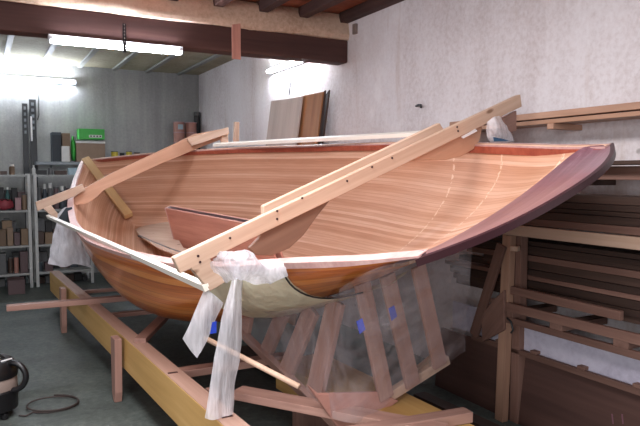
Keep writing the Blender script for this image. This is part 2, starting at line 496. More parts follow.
def lerp(tab, s, j):
    s = min(max(s, tab[0][0]), tab[-1][0])
    n = len(tab)
    for i in range(n - 1):
        if s <= tab[i + 1][0]:
            x0, x1 = tab[i][0], tab[i + 1][0]; y0, y1 = tab[i][j], tab[i + 1][j]
            m0 = (y1 - tab[i - 1][j]) / (x1 - tab[i - 1][0]) if i else (y1 - y0) / (x1 - x0)
            m1 = (tab[i + 2][j] - y0) / (tab[i + 2][0] - x0) if i + 2 < n else (y1 - y0) / (x1 - x0)
            h = x1 - x0; t = (s - x0) / h
            return (2 * t ** 3 - 3 * t * t + 1) * y0 + (t ** 3 - 2 * t * t + t) * h * m0 + (-2 * t ** 3 + 3 * t * t) * y1 + (t ** 3 - t * t) * h * m1
    return tab[-1][j]


def hb(s): return max(lerp(SH, s, 1), .004)
def hh(s): return lerp(SH, s, 2)
def kk(s): return lerp(KE, s, 1)
def sec(s, t, off=0.0):
    """point of the section at station s, t in -1..1 from near sheer to far sheer, off = outward offset"""
    b, h, k = hb(s), hh(s), kk(s)
    n = lerp(NE, s, 1)
    def q(t):
        a = t * math.pi / 2; e = 2 / n
        return b * math.copysign(abs(math.sin(a)) ** e, a), h - (h + k) * max(math.cos(a), 0) ** e
    y, z = q(t)
    if off:
        e = .01; y0, z0 = q(max(t - e, -1)); y1, z1 = q(min(t + e, 1))
        dy, dz = y1 - y0, z1 - z0; L = math.hypot(dy, dz) or 1
        y += dz / L * off; z -= dy / L * off
    return y, z


def s_end(t): return -1.06 + .31 * max(math.cos(t * math.pi / 2), 0) ** .55
def hull_mesh(parent):
    S = [i / 84 for i in range(85)]; T = [-1 + 2 * j / 44 for j in range(45)]
    verts, uv, faces, mi = [], [], [], []
    nT = len(T)
    for layer in (0, 1):
        for f in S:
            g = 0; prev = None; srow = [s_end(t) + (6.5 - s_end(t)) * f for t in T]
            loc = []
            for t, s in zip(T, srow):
                th = min(.02, hb(s) * .35)
                y, z = sec(s, t, 0 if layer == 0 else -th)
                if prev: g += math.hypot(y - prev[0], z - prev[1])
                prev = (y, z); loc.append((y, z, g))
            for (y, z, gg), s in zip(loc, srow):
                verts.append(B(s, y, z)); uv.append((s, 5 + (gg if gg < g / 2 else g - gg)))
    base = len(S) * nT
    for i in range(len(S) - 1):
        for j in range(nT - 1):
            a = i * nT + j
            faces.append((a, a + 1, a + nT + 1, a + nT)); mi.append(0)
            a += base; faces.append((a, a + nT, a + nT + 1, a + 1)); mi.append(1)
        for j in (0, nT - 1):
            a = i * nT + j; f = (a, a + nT, base + a + nT, base + a)
            faces.append(f if j == 0 else f[::-1]); mi.append(1)
    for j in range(nT - 1):
        faces.append((j, base + j, base + j + 1, j + 1)); mi.append(1)
    return mesh('planking', verts, faces, [M['hull_out'], M['hull_in']], parent, uv, mi, True)


boat = thing('wooden_boat', B(2.6, 0, -.9), 'long open wooden boat under construction, varnished strip planking, tilted towards the camera', 'boat')
hull = hull_mesh(boat)


def sweep(name, path, prof, mat, parent):
    """profile (list of (across, up)) swept along path of (point, across, up)"""
    n = len(prof); verts = []; faces = []
    for p, a, u in path:
        for x, z in prof: verts.append(p + a * x + u * z)
    for i in range(len(path) - 1):
        for k in range(n): faces.append((i * n + k, i * n + (k + 1) % n, (i + 1) * n + (k + 1) % n, (i + 1) * n + k))
    faces += [tuple(range(n))[::-1], tuple((len(path) - 1) * n + k for k in range(n))]
    o = mesh(name, verts, faces, mat, parent)
    bm = bmesh.new(); bm.from_mesh(o.data); bmesh.ops.recalc_face_normals(bm, faces=bm.faces[:]); bm.to_mesh(o.data); bm.free()
    return o


for side, nm in ((-1, 'rail_pale'), (1, 'rail_pale')):
    path = []
    for i in range(70):
        s = -1.06 + 7.5 * i / 69
        ds = .02; y0, y1 = side * hb(s - ds), side * hb(s + ds)
        d = (AX * 2 * ds + CX * (y1 - y0)).normalized()
        acr = (UZ.cross(d)) * (1 if side < 0 else -1)
        acr = acr if acr.dot(CX) * side < 0 else -acr      # inward
        w = min(1, hb(s) / .12)
        path.append((B(s, side * hb(s), hh(s)), acr * w, UZ * (min(1, .25 + .75 * (s + 1.06) / .45) if side < 0 else 1)))
    prof = [(-.022, .014), (.034, .014), (.034, -.012), (.02, -.012), (.018, .002), (-.002, .002), (-.004, -.014), (-.022, -.014)]
    if side > 0: prof = [(x * .75, z - .016) for x, z in prof]
    sweep('gunwale', path, prof, M['rail_pale'], boat)
    if side > 0: sweep('inwale', path, [(.016, -.012), (.034, -.012), (.034, -.052), (.016, -.052)], M['mahog_red'], boat)

# raked crescent transom of dark mahogany
def s_out(y): return -1.255 + .20 * (abs(y) / .6) ** 2.3
verts, faces, nY, nW = [], [], 36, 5
for lay in (0, 1):
    for i in range(nY + 1):
        f = -1 + 2 * i / nY
        yo = f * .60; se = s_end(f); yi, zi = sec(se, f, -.021)
        for j in range(nW + 1):
            t = j / nW; zo = .068 - .022 * f * f
            y = yo + (yi - yo) * t; s = s_out(yo) + (se + .012 - s_out(yo)) * t
            z = zo + (zi + .004 - zo) * t - .008 * math.sin(t * math.pi)
            verts.append(B(s - (.01 if lay else 0), y, z - (.014 if lay else 0)))
N1 = nW + 1; base = (nY + 1) * N1
for i in range(nY):
    for j in range(nW):
        a = i * N1 + j
        faces.append((a, a + N1, a + N1 + 1, a + 1)); a += base; faces.append((a, a + 1, a + N1 + 1, a + N1))
    for j in (0, nW):
        a = i * N1 + j; faces.append((a, base + a, base + a + N1, a + N1) if j == 0 else (a, a + N1, base + a + N1, base + a))
for i in (0, nY):
    for j in range(nW):
        a = i * N1 + j; faces.append((a, a + 1, base + a + 1, base + a) if i == 0 else (a, base + a, base + a + 1, a + 1))
tr = mesh('transom', verts, faces, M['mahog'], boat, smooth=False, rot=frame(CX, UZ))
tr['label'] = 'wide dark varnished mahogany transom'
path = []
for i in range(41):
    y = -.605 + 1.21 * i / 40; ds = .01
    d = (CX * .02 + AX * (s_out(y + ds) - s_out(y - ds))).normalized(); acr = UZ.cross(d)
    path.append((B(s_out(y), y, .062 - .022 * (y / .6) ** 2), acr, UZ))
sweep('transom_rim', path, [(-.010, .008), (.008, .008), (.008, -.020), (-.010, -.020)], M['dark_edge'], boat)
# inner stem timber
sp_ = [(6.40, .29), (6.2, .18), (5.9, -.09), (5.6, -.33), (5.34, -.53)]
a0 = B(6.38 - .035, 0, .29 + .05); a1 = B(5.30 - .045, 0, -.50 + .06)
board('stem', a0, a1, .11, .07, (a1 - a0).cross(CX).normalized(), M['stem'], boat, .01)['label'] = 'pale blunt ended inner stem timber'
# centreboard trunk with its open slot
tl = LP(168.5, 207, 'y', 0); s_t = (tl - BO).dot(AX); z_t = (tl - BO).dot(UZ)
tr2 = LP(246, 221, 'y', 0); s_u = (tr2 - BO).dot(AX); z_u = (tr2 - BO).dot(UZ)
s_b = (LP(180, 250, 'y', 0) - BO).dot(AX)
zz = lambda s: z_t + (z_u - z_t) * (s - s_t) / (s_u - s_t)
s_f = (LP(268, 226, 'y', 0) - BO).dot(AX)
sides = []
for y in (-.034, .022):
    pts = [B(s_t, y, z_t), B(s_f, y, zz(s_f)), B(s_f, y, -kk(s_f) + .02), B((s_f + s_b) / 2, y, -kk((s_f + s_b) / 2) + .02), B(s_b, y, -kk(s_b) + .02)]
    sides.append(slab('centreboard_trunk' if not sides else 'far_side', pts, CX * .016, M['mahog_pale'], sides[0] if sides else boat))
trunk = sides[0]
board('slot', B(s_t - .02, 0, z_t - .013), B(s_f, 0, zz(s_f) - .013), .036, .03, UZ, M['dark_edge'], trunk)['label'] = 'dark open slot'
board('post', B(s_t + .012, 0, z_t), B(s_b + .012, 0, -kk(s_b) + .03), .075, .022, AX, M['rail_pale'], trunk)

# shaped bottom board lying forward of the trunk
fp = [(136, 219), (166, 218.5), (184, 249), (205, 257), (190, 262), (160, 250), (141, 238), (135, 230)]
fb = thing('bottom_board', LP(160, 235, 'z', -.61), 'pale shaped board with a dark edge lying inside the boat near the stem', 'board')
slab('panel', [LP(u, v, 'z', -.61) for u, v in fp], UZ * .018, M['pine'], fb)
tube('dark_edge', [LP(205, 257.5, 'z', -.604), LP(190, 256, 'z', -.604), LP(172, 250, 'z', -.604), LP(152, 242, 'z', -.604), LP(139, 236, 'z', -.604)], .016, M['dark_edge'], fb)

# ------------------------------------------------------------------ cross beams with shaped gussets
def shaped(name, pix, s0, th, mat, parent):
    return slab(name, [LP(u, v, 's', s0) for u, v in pix], AX * th, mat, parent, xdir=CX)


cb = thing('cross_spall', B(0, -.9, .05), 'large pine cross beam spanning the stern end of the boat', 'beam')
f1 = shaped('front_plank', [(170.5, 257), (515.5, 95), (517, 107), (177.5, 272.5)], -.02, -.04, M['pine'], cb)
shaped('rear_plank', [(263.5, 206), (440, 123), (446, 133), (264, 219)], .06, .035, M['pine'], cb)
shaped('gusset', [(249, 248), (256, 255), (272, 256), (290, 248), (304, 235), (316, 218), (332, 198), (262, 229), (259, 238)], .0, .022, M['ply_dark'], cb)
shaped('gusset', [(401, 162), (428, 160), (446, 160), (462, 156), (474, 149), (480, 140), (484, 118), (452, 130), (420, 148)], .0, .022, M['ply'], cb)
shaped('end_block', [(187, 266), (206, 256.5), (222, 281), (207, 290)], -.02, -.04, M['pine'], cb)
shaped('end_block', [(500, 118), (513, 111), (513, 131), (505, 134)], .0, -.03, M['jig'], cb)
for u, v in [(277, 211), (277, 219), (347, 181), (372, 167), (392, 158), (230, 238), (198, 256), (200, 262), (457, 127), (458, 131), (302, 198)]:
    p = LP(u, v, 's', -.0605)
    lathe('screw', (0, 0, 0), [(.006, 0), (.006, .003)], M['dark_edge'], f1, 8).matrix_basis = WM[f1.name].inverted() @ (Matrix.Translation(p) @ (-AX).to_track_quat('Z', 'Y').to_matrix().to_4x4())

ca = thing('cross_spall', B(4.1, -.75, .12), 'smaller pine cross beam spanning the far stem end of the boat', 'beam')
shaped('plank', [(84, 188.5), (110, 174), (195, 134), (227, 128), (227, 137), (209, 144), (160, 164), (130, 178), (104, 190), (97, 197), (87, 203.5), (75, 205), (72, 200)], 4.1, .03, M['ply'], ca)
shaped('end_plank', [(35, 202), (82, 184), (84.5, 190), (72, 197), (37, 211)], 4.06, -.04, M['pine'], ca)
shaped('end_plank', [(186, 138.5), (227, 127.5), (228, 134), (191, 146)], 4.06, -.04, M['pine'], ca)
shaped('end_block', [(42, 208), (50, 205), (60, 217), (54, 219)], 4.07, -.06, M['pine'], ca)
shaped('end_block', [(220, 131), (226.5, 128), (226.5, 144), (220, 146)], 4.1, -.05, M['pine'], ca)
a, b = LP(236, 143.5, 's', 3.7), LP(236.5, 122, 's', 3.7)
tag(board('wooden_peg', a, b, .05, .05, CX, M['pine'], bev=.003), 'short pale stick standing on the far gunwale beside the smaller cross beam', 'stick')

# loose battens
a, b = LP(48, 216.5, 'y', -1.0), LP(207, 288, 'y', -1.13)
p0 = LP(48, 216.5, 's', 3.95); p1 = LP(206.5, 287.5, 's', -.06)
tag(board('white_batten', p0, p1, .03, .034, UZ, M['pine_pale'], bev=.002), 'long white painted batten slung along the near side of the boat', 'batten')
p0 = B(3.85, hb(3.85) + .03, hh(3.85) + .035); p1 = B(.55, hb(.9) + .04, hh(.5) + .04)
tag(board('pale_batten', p0, p1, .05, .03, UZ, M['pine_pale'], bev=.002), 'long pale batten lying along the far gunwale of the boat', 'batten')

# ------------------------------------------------------------------ cradle on the floor
ca1 = thing('cradle_rail', (.88, 4.5, 0), 'long yellow laminated beam on short legs along the left of the boat', 'beam')
q0, q1 = V((.735, 7.95, .335)), V((1.033, 1.9, .335)); dq = (q1 - q0).normalized(); nq = V((dq.y, -dq.x, 0)); nq = -nq if nq.x > 0 else nq
board('timber', q0, q1, .105, .225, (0, 0, 1), M['glulam'], ca1, .004)
board('top_face', q0 + V((0, 0, .1145)), q1 + V((0, 0, .1145)), .1, .004, (0, 0, 1), M['glulam_top'], ca1, 0)['label'] = 'greyed sanded top face'
def at_y(y): return q0 + dq * ((y - q0.y) / dq.y)
for y in (6.72, 4.5):
    c = at_y(y) + nq * .078
    lg = slab('leg', [c + dq * .06 + V((0, 0, .12)), c - dq * .06 + V((0, 0, .12)), c - dq * .05 + V((0, 0, -.28)), c - dq * .012 + V((0, 0, -.334)), c + dq * .03 + V((0, 0, -.334)), c + dq * .05 + V((0, 0, -.26))], nq * .05, M['jig'], ca1, V((0, 0, 1)))
for y in (2.0, 3.2):
    c = at_y(y) - nq * .078
    slab('leg', [c + dq * .05 + V((0, 0, .1)), c - dq * .05 + V((0, 0, .1)), c - dq * .05 + V((0, 0, -.334)), c + dq * .05 + V((0, 0, -.334))], -nq * .05, M['jig'], ca1, V((0, 0, 1)))
for u, v in ((172.7, 372.7), (227, 416.5)):
    c = PZ(u, v, .452); board('slot', c - V((.028, 0, 0)), c + V((.028, 0, 0)), .022, .003, (0, 0, 1), M['dark_edge'], ca1, 0)
ca2 = thing('cradle_rail', (1.77, 2.7, 0), 'wide yellow laminated beam lying below the right side of the boat', 'beam')
board('timber', (1.735, 3.5, .36), (1.80, 1.95, .36), .33, .175, (0, 0, 1), M['glulam'], ca2, .004)
for y in (2.3, 3.3):
    x = 1.735 + .065 * (3.5 - y) / 1.55
    board('leg', (x, y, .272), (x, y, 0), .28, .06, (0, 1, 0), M['jig'], ca2)
tag(board('floor_plank', (2.18, 1.9, .03), (2.02, 5.2, .03), .16, .06, (0, 0, 1), M['lumber']), 'dark brown plank lying on the floor right of the wide yellow beam', 'plank')
# boards laid across the cradle
def crossbar(y, x0, x1, label, mat='jig', w=.09, t=.045, dy=0.0, z=.4525):
    return tag(board('cross_board', (x0, y, z + t / 2), (x1, y + dy, z + t / 2), w, t, (0, 0, 1), M[mat]), label, 'board')


crossbar(5.82, .16, 1.85, 'reddish board across the yellow cradle beam, one end sticking out over the floor', dy=-.06)
crossbar(3.62, at_y(3.62).x + .056, 1.75, 'reddish cross board butted against the yellow beam below the middle of the hull', z=.395)
crossbar(6.6, at_y(6.6).x + .056, 1.75, 'thin cross board near the far end of the yellow cradle beam', w=.07, t=.03, z=.40)
crossbar(5.45, at_y(5.45).x + .056, 1.75, 'flat cross board tucked under the far curve of the hull', w=.07, t=.035, z=.385)
a, b = PZ(228, 389, .47), PZ(338, 428, .47)
tag(board('cross_board', (1.13, 3.0, .474), (1.75, 2.1, .474), .11, .04, (0, 0, 1), M['jig']), 'pinkish board laid slantwise over both beams under the plastic', 'board')
a, b = PZ(340, 436, .5), PZ(460, 409, .5)
tag(board('cross_board', (1.36, 2.27, .476), (1.97, 2.20, .476), .075, .05, (0, 0, 1), M['jig']), 'stubby brown timber resting on the near end of the wide yellow beam', 'timber')
tag(board('cross_board', PZ(140, 341, .466), PZ(168, 313, .466), .08, .035, (0, 0, 1), M['jig']), 'flat board lying slantwise on the yellow beam below the hull', 'board')

# ------------------------------------------------------------------ building jig under the stern
jg = thing('hull_jig', B(-.2, -.3, -.9), 'reddish slatted jig of leaning boards holding the stern', 'jig')
def jp(u, v, y): return PY(u, v, y)
C0 = LP(337, 425, 's', -.30); C1 = LP(234, 325, 's', .95)
def edge(f): return C0 + (C1 - C0) * f
board('sill', C0 + V((0, 0, -.0)), C1, .035, .07, UZ, M['jig'], jg)
def hullpt(s, t): y, z = sec(s, t, .012); return B(s, y, z)
nrm = (C1 - C0).normalized()
for (ub, vb), (ut, vt), wid in [((248, 334), (252, 298), .07), ((272, 352), (283, 313), .075), ((293, 374), (311, 312), .085), ((318, 396), (335, 306), .09)]:
    # bottom on the sill, top against the hull
    f = min(.98, max(.03, (337 - ub) / 103.0)); pb = edge(f)
    n = (C1 - C0).cross(V((0.15, 0, 1))).normalized(); tp = on(ut, vt, n, n.dot(pb))
    d = tp - pb; side = (C1 - C0).normalized()
    up = side.cross(d).normalized()
    board('slat', pb - d * .03, tp + d * .06, wid * 1.5, .028, up, M['jig'], jg)
sT = -.34
pl_ = [LP(319, 394, 's', sT), LP(379, 392, 's', sT), LP(399, 401, 's', sT), LP(366, 425, 's', sT), LP(350, 432, 's', sT), LP(337, 426, 's', sT), LP(308, 385, 's', sT)]
slab('corner_plate', pl_, AX * .022, M['mahog_pale'], jg, xdir=CX)
board('stern_sill', LP(385, 398, 's', sT + .03), LP(447, 359, 's', sT + .03), .05, .04, AX, M['pine'], jg)
for (ub, vb), (ut, vt), wid in [((386, 398), (362, 283), .085), ((413, 386), (387, 275), .085), ((440, 366), (418, 266), .085)]:
    pb, tp = LP(ub, vb, 's', sT), LP(ut, vt, 's', sT)
    board('slat', pb, tp, wid, .026, AX, M['jig'], jg)
slab('side_block', [LP(416, 370, 's', -.1), LP(440, 350, 's', -.1), LP(447, 362, 's', -.1), LP(425, 380, 's', -.1)], AX * .03, M['pine'], jg, xdir=CX)
tag(tube('round_stick', [PY(205, 338, 3.05), PY(299, 386.5, 2.50)], .013, M['pine'], n=12), 'pale round stick slanting down behind the hanging plastic', 'stick')

# ------------------------------------------------------------------ plastic wrapping
rows = [[] for k in range(8)]
for s in (-.36, -.25, -.12, 0, .1, .2, .32):
    for k in range(8):
        t = -1.0 + .13 * k
        y, z = sec(s, t, .010 + .032 * math.sin(min(1, k / 4) * math.pi / 2) + .006 * math.sin(s * 9 + k)); rows[k].append(B(s, y, z))
wr = tag(sheet('protective_wrap', rows, M['film_green'], amp=.011, freq=6, sub=5), 'pale greenish wrap pasted around the near side of the hull at the stern', 'wrap')
tube('edge_tape', [B(-.362, *sec(-.362, -1.0 + .05 * k, .014 + .03 * math.sin(min(1, .05 * k / .52) * math.pi / 2))) for k in range(14)], .004, M['c_dark'], wr, 6)
def hp(s, t): return B(s, *sec(s, t, .03))
top = [hp(.2, -.62), hp(0, -.58), hp(-.2, -.55), hp(-.38, -.52), hp(-.55, -.66), hp(-.72, -.8), hp(-.9, -.95), LP(452, 252, 's', -1.03), LP(472, 247, 's', -1.13)]
bot = [LP(229, 300, 'y', -.93), LP(243, 336, 's', .62), LP(270, 362, 's', .3), LP(300, 391, 's', -.02), LP(345, 421, 's', -.42), LP(375, 412, 's', -.46), LP(410, 389, 's', -.46), LP(440, 370, 's', -.46), LP(465, 351, 's', -.46)]
mid1 = [a.lerp(b, .3) for a, b in zip(top, bot)]; mid2 = [a.lerp(b, .65) for a, b in zip(top, bot)]
tag(sheet('plastic_sheet', [top, mid1, mid2, bot], M['film'], amp=.022, freq=4, sub=9, edge=.3), 'large clear plastic sheet hanging from the stern gunwale over the slatted jig', 'plastic sheet')
for (u, v), k in (((361, 326), 0), ((393, 313), 1)):
    c = LP(u, v, 's', -.58)
    tag(slab('tape_patch', [c + CX * x + UZ * z for x, z in ((-.018, -.03), (.016, -.026), (.018, .028), (-.014, .03))], AX * .003, M['blue_tape'], bev=0),
        ['blue tape patch on the clear sheet, the lower left one', 'blue tape patch on the clear sheet, the upper right one'][k], 'tape')
# crinkled bundle and strip hanging at the near end of the large beam
yv = LP(232, 262, 'y', -.98)
bun = [[LP(u, v, 'y', d) for u, v, d in r] for r in (
    [(212, 262, -1.0), (222, 252, -1.05), (236, 247, -1.02), (250, 249, -.97), (262, 258, -.93), (283, 262, -.90)],
    [(214, 268, -1.0), (226, 262, -1.09), (240, 260, -1.07), (252, 262, -1.02), (266, 268, -.96), (284, 266, -.92)],
    [(228, 282, -1.0), (234, 280, -1.07), (243, 280, -1.06), (254, 284, -1.0), (268, 284, -.96), (288, 276, -.93)])]
tag(sheet('plastic_bundle', bun, M['film_white'], amp=.022, freq=9, sub=5, seed=4), 'crumpled white plastic bunched under the near end of the large beam', 'plastic')
st1 = [[PY(u, v, 2.74 + d * .8) for u, v, d in r] for r in (
    [(234, 262, 0), (240, 262, -.03), (247, 264, .0)], [(228, 292, 0), (235, 294, -.04), (243, 296, 0)], [(219, 335, 0), (228, 338, -.04), (240, 338, 0)],
    [(211, 380, 0), (221, 384, -.03), (236, 380, .02)], [(205, 418, 0), (214, 420, -.03), (233, 414, .02)])]
tag(sheet('plastic_strip', st1, M['film_white'], amp=.014, freq=8, sub=6, seed=2), 'long crinkled white plastic strip hanging down onto the yellow beam', 'plastic')
st2 = [[PY(u, v, 2.78 + d * .8) for u, v, d in r] for r in (
    [(205, 288, 0), (213, 294, -.02), (223, 303, 0)], [(198, 304, 0), (206, 312, -.03), (215, 321, 0)], [(191, 321, 0), (198, 331, -.02), (206, 340, 0)], [(183, 339, 0), (190, 350, 0), (197, 358, 0)])]
tag(sheet('plastic_strip', st2, M['film_white'], amp=.012, freq=8, sub=6, seed=8), 'short white plastic strip hanging from the end of the white batten', 'plastic')
c = PY(214, 327, 2.74)
tag(slab('tape_patch', [c + CX * x + UZ * z for x, z in ((-.03, -.02), (.0, -.03), (.02, .02), (.0, .025))], AX * -.003, M['blue_tape'], bev=0), 'blue tape patch on the short hanging plastic strip', 'tape')
bag = [[PY(u, v, 6.75 + d) for u, v, d in r] for r in (
    [(57, 214, 0), (66, 207, -.06), (74, 214, 0), (84, 236, .02)], [(54, 232, 0), (66, 230, -.1), (77, 234, -.04), (86, 246, .02)], [(50, 252, 0), (64, 254, -.1), (78, 254, -.05), (90, 262, .02)], [(48, 264, 0), (64, 267, -.08), (76, 264, -.04), (92, 268, .02)])]
tag(sheet('plastic_bag', bag, M['film_grey'], amp=.03, freq=9, sub=9, seed=5), 'greyish plastic bag hanging over the far end of the boat below the smaller beam', 'plastic bag')
blk = [PY(u, v, 6.35) for u, v in ((58, 219), (66, 208), (72, 207), (75, 219), (68, 224))]
tag(slab('dark_cloth', blk, V((0, .02, 0)), M['c_navy'], bev=.004), 'dark cloth tucked against the hull under the smaller beam', 'cloth')
pb_ = [[LP(u, v, 's', d) for u, v, d in r] for r in (
    [(487, 122, -.10), (494, 117, -.13), (500, 116, -.10)], [(486, 130, -.08), (497, 128, -.16), (506, 126, -.1)], [(487, 137, -.08), (501, 137, -.15), (512, 136, -.08)], [(491, 143, -.08), (502, 143, -.12), (514, 141, -.08)])]
bg = tag(sheet('plastic_bag', pb_, M['film_white'], amp=.014, freq=10, sub=5, seed=9), 'small white plastic bag with blue print tied near the far end of the large beam', 'plastic bag')
slab('print', [LP(u, v, 's', -.165) for u, v in ((493, 137), (503, 139), (510, 141), (494, 141.5))], AX * -.002, M['c_blue'], bg, bev=0)
tag(slab('paper_label', [LP(u, v, 's', -.063) for u, v in ((461, 137), (475, 129), (477, 131), (463, 138.5))], AX * -.004, M['white'], bev=0), 'white paper scrap stuck under the far half of the large beam', 'paper')

# ------------------------------------------------------------------ right wall: timber rack
rk = thing('timber_rack', (3.0, 2.4, 0), 'open wooden rack of posts and rails along the white wall', 'rack')
board('post', (2.93, 2.96, 0), (2.93, 2.92, 1.21), .05, .07, (0, 1, 0), M['lumber3'], rk)
yp = PX(520, 262, 3.0).y
board('post', (3.0, yp, 0), (3.0, yp, 1.235), .06, .07, (0, 1, 0), M['lumber2'], rk)
board('post', (2.93, 1.0, 0), (2.93, 1.0, 1.235), .07, .05, (1, 0, 0), M['pine'], rk)
board('rail', (2.915, 3.05, 1.245), (2.915, .9, 1.245), .03, .065, (0, 0, 1), M['pine'], rk)
board('rail', (2.915, 3.05, .758), (2.915, .9, .758), .03, .055, (0, 0, 1), M['lumber2'], rk)
board('rail', (2.915, 3.15, .675), (2.915, .9, .675), .03, .04, (0, 0, 1), M['lumber2'], rk)
board('rail', (2.985, 3.3, .465), (2.985, .9, .465), .03, .035, (0, 0, 1), M['lumber2'], rk)
for y in (2.9, 2.52, 2.1, 1.7): board('spacer', (2.905, y, .713), (3.3, y, .713), .09, .04, (0, 0, 1), M['lumber2'], rk)
for y in (2.9, 2.1, 1.3): board('bearer', (2.93, y, 1.255), (3.32, y, 1.255), .06, .04, (0, 0, 1), M['lumber2'], rk)
for y in (3.05, 2.75, 2.4, 2.05): board('spacer', (2.975, y, .492), (3.1, y, .492), .05, .02, (0, 0, 1), M['lumber2'], rk)
a = PX(519, 248, 2.93)
board('peg', (2.905, a.y - .005, a.z), (2.87, a.y - .015, a.z), .05, .03, (0, 0, 1), M['pine'], rk)
tube('hook', [PX(507, 318, 2.89), PX(511, 322, 2.89), PX(513, 330, 2.89), PX(511, 333, 2.89)], .006, M['steel_dark'], rk)


def stack(z0, x0, x1, y0, y1, n, zs, grp, where, mats, seed):
    """loose layers of boards, each its own thing"""
    rng = random.Random(seed); z = z0; k = 0; lay = 0
    order = ['bottom', 'second', 'third', 'fourth', 'fifth', 'sixth', 'seventh', 'eighth', 'ninth', 'tenth']
    while lay < n:
        t = rng.choice(zs); x = x0
        row = 0
        while x < x1 - .05:
            w = rng.uniform(.09, .15)
            if row == 0: x += rng.uniform(0, .02)
            if x + w > x1: break
            ya = y0 + rng.uniform(-.3, .25); yb = y1 + rng.uniform(-.2, .5)
            o = board('hardwood_board', (x + w / 2, ya, z + t / 2), (x + w / 2 + rng.uniform(-.008, .008), yb, z + t / 2), w - .012, t - .002, (0, 0, 1), M[rng.choice(mats)])
            pos = ['front', 'middle', 'back', 'rearmost'][min(row, 3)]
            tag(o, 'dark hardwood board on the %s, %s layer, %s row' % (where, order[lay], pos), 'board', grp)
            x += w; row += 1; k += 1
        z += t; lay += 1


stack(1.278, 2.945, 3.31, 3.3, .9, 5, (.028, .035, .045), 'hardwood boards on the upper rack tier', 'upper rack tier', ['lumber', 'lumber', 'lumber2'], 5)
stack(.79, 3.045, 3.325, 3.45, .9, 10, (.03, .04, .05), 'hardwood boards on the lower rack tier', 'lower rack tier', ['lumber', 'lumber', 'lumber2'], 11)
# high wall planks on brackets
for y in (3.9, 2.75, 1.6): tag(board('wall_bracket', (3.34, y, 1.885), (3.08, y, 1.885), .05, .035, (0, 0, 1), M['lumber3']), ['short timber bracket under the long tan planks at their far end', 'short timber bracket under the tan planks beside the large beam end', 'short timber bracket under the tan planks at the right'][[3.9, 2.75, 1.6].index(y)], 'bracket', 'wall brackets')
for x, z, t, ya, yb, m, lb in [(3.13, 1.958, .04, 3.7, 1.2, 'lumber3', 'upper tan plank on the high wall brackets'), (3.24, 1.922, .035, 4.15, 1.1, 'lumber3', 'rear tan plank lying on the high wall brackets'),
                               (3.13, 1.916, .026, 4.05, 1.2, 'ply', 'thin lower tan plank on the high wall brackets')]:
    tag(board('long_plank', (x, ya, z), (x, yb, z), .09, t, (0, 0, 1), M[m]), lb, 'plank', 'tan planks on the wall')
# mid wall planks
for x, z, t, ya, yb, m, lb in [(3.1, 1.655, .022, 2.6, .9, 'lumber', 'dark plank on edge of the wall ledge above the rack'), (3.15, 1.60, .075, 2.75, 0.9, 'lumber2', 'tan knotted plank lying under the dark plank on the wall ledge')]:
    tag(board('ledge_plank', (x, ya, z), (x, yb, z), .24 if t < .05 else .12, t, (0, 0, 1), M[m]), lb, 'plank')
for y in (2.5, 1.3): tag(board('wall_bracket', (3.34, y, 1.545), (3.1, y, 1.545), .05, .035, (0, 0, 1), M['lumber']), ['small dark bracket under the tan knotted plank', 'small dark bracket under the ledge planks at the right edge'][y < 2], 'bracket', 'wall brackets')
# loose planks poking from the lower tier, white sheet and brown sheets below
tag(board('loose_plank', PX(512, 290, 2.865) , PX(622, 316, 2.865), .05, .03, (1, 0, 0), M['lumber2']), 'reddish plank on edge at the front of the lower tier, ending short', 'plank')
tag(board('white_sheet', (3.02, 3.55, .572), (3.02, .9, .572), .19, .012, (1, 0, 0), M['white_board']), 'white painted sheet standing on edge below the lower tier', 'sheet')
bs = tag(slab('brown_sheet', [V((2.975, 3.7, 0)), V((2.975, 1.0, 0)), V((3.03, 1.0, .44)), V((3.03, 3.7, .44))], V((.016, 0, -.002)), M['sheet_brown'], xdir=V((0, 1, 0))), 'wide brown plywood sheet leaning against the foot of the rack', 'plywood')
for u in (612, 622):
    nb = V((.992, 0, -.124)); a = on(u, 414, nb, nb.dot(V((2.974, 2, 0)))); b = on(u + 1, 424, nb, nb.dot(V((2.974, 2, 0))))
    board('stencil_mark', a, b, .008, .002, (1, 0, 0), M['mahog'], bs, 0)
tag(board('low_plank', (2.6, 3.4, .05), (2.72, 1.0, .05), .1, .1, (0, 0, 1), M['lumber']), 'dark square timber on the floor in front of the brown sheet', 'timber')
slab('gusset', [PX(481, 316, 2.88), PX(493, 300, 2.88), PX(504, 290, 2.88), PX(504, 330, 2.88), PX(482, 342, 2.88)], V((.02, 0, 0)), M['lumber2'], rk)
board('brace', PX(502, 245, 2.885), PX(474, 335, 2.885), .07, .025, (1, 0, 0), M['lumber2'], rk)


# boards leaning on the right wall beyond the boat
for (u0, u1, vt, x, m, lb, nm) in [(271, 302, 98, 3.16, 'panel_pale', 'pale faced board leaning on the white wall under the lamp', 'leaning_board'), (298, 323, 93.5, 3.20, 'panel_brown', 'brown faced board leaning beside the pale one', 'leaning_board'),
                                   (320, 325, 92, 3.22, 'lumber', 'narrow dark plank leaning against the wall beside the brown board', 'leaning_plank'), (325.5, 329, 91.5, 3.26, 'lumber', 'narrowest dark plank at the right end of the leaning boards', 'leaning_plank')]:
    a, b = PX(u0, vt + 3, x), PX(u1, vt - 2, x)
    tag(slab(nm, [V((x - .35, a.y, 0)), V((x - .35, b.y, 0)), V((x, b.y, b.z)), V((x, a.y, a.z))], V((.018, 0, -.0026)), M[m], xdir=V((.14, 0, 1))), lb, 'board')
tag(tube('lamp_flex', [PX(290, 70, 3.33), PX(290.5, 84, 3.33), PX(289, 95, 3.33)], .006, M['black']), 'thin dark flex hanging down the white wall above the pale board', 'cable')
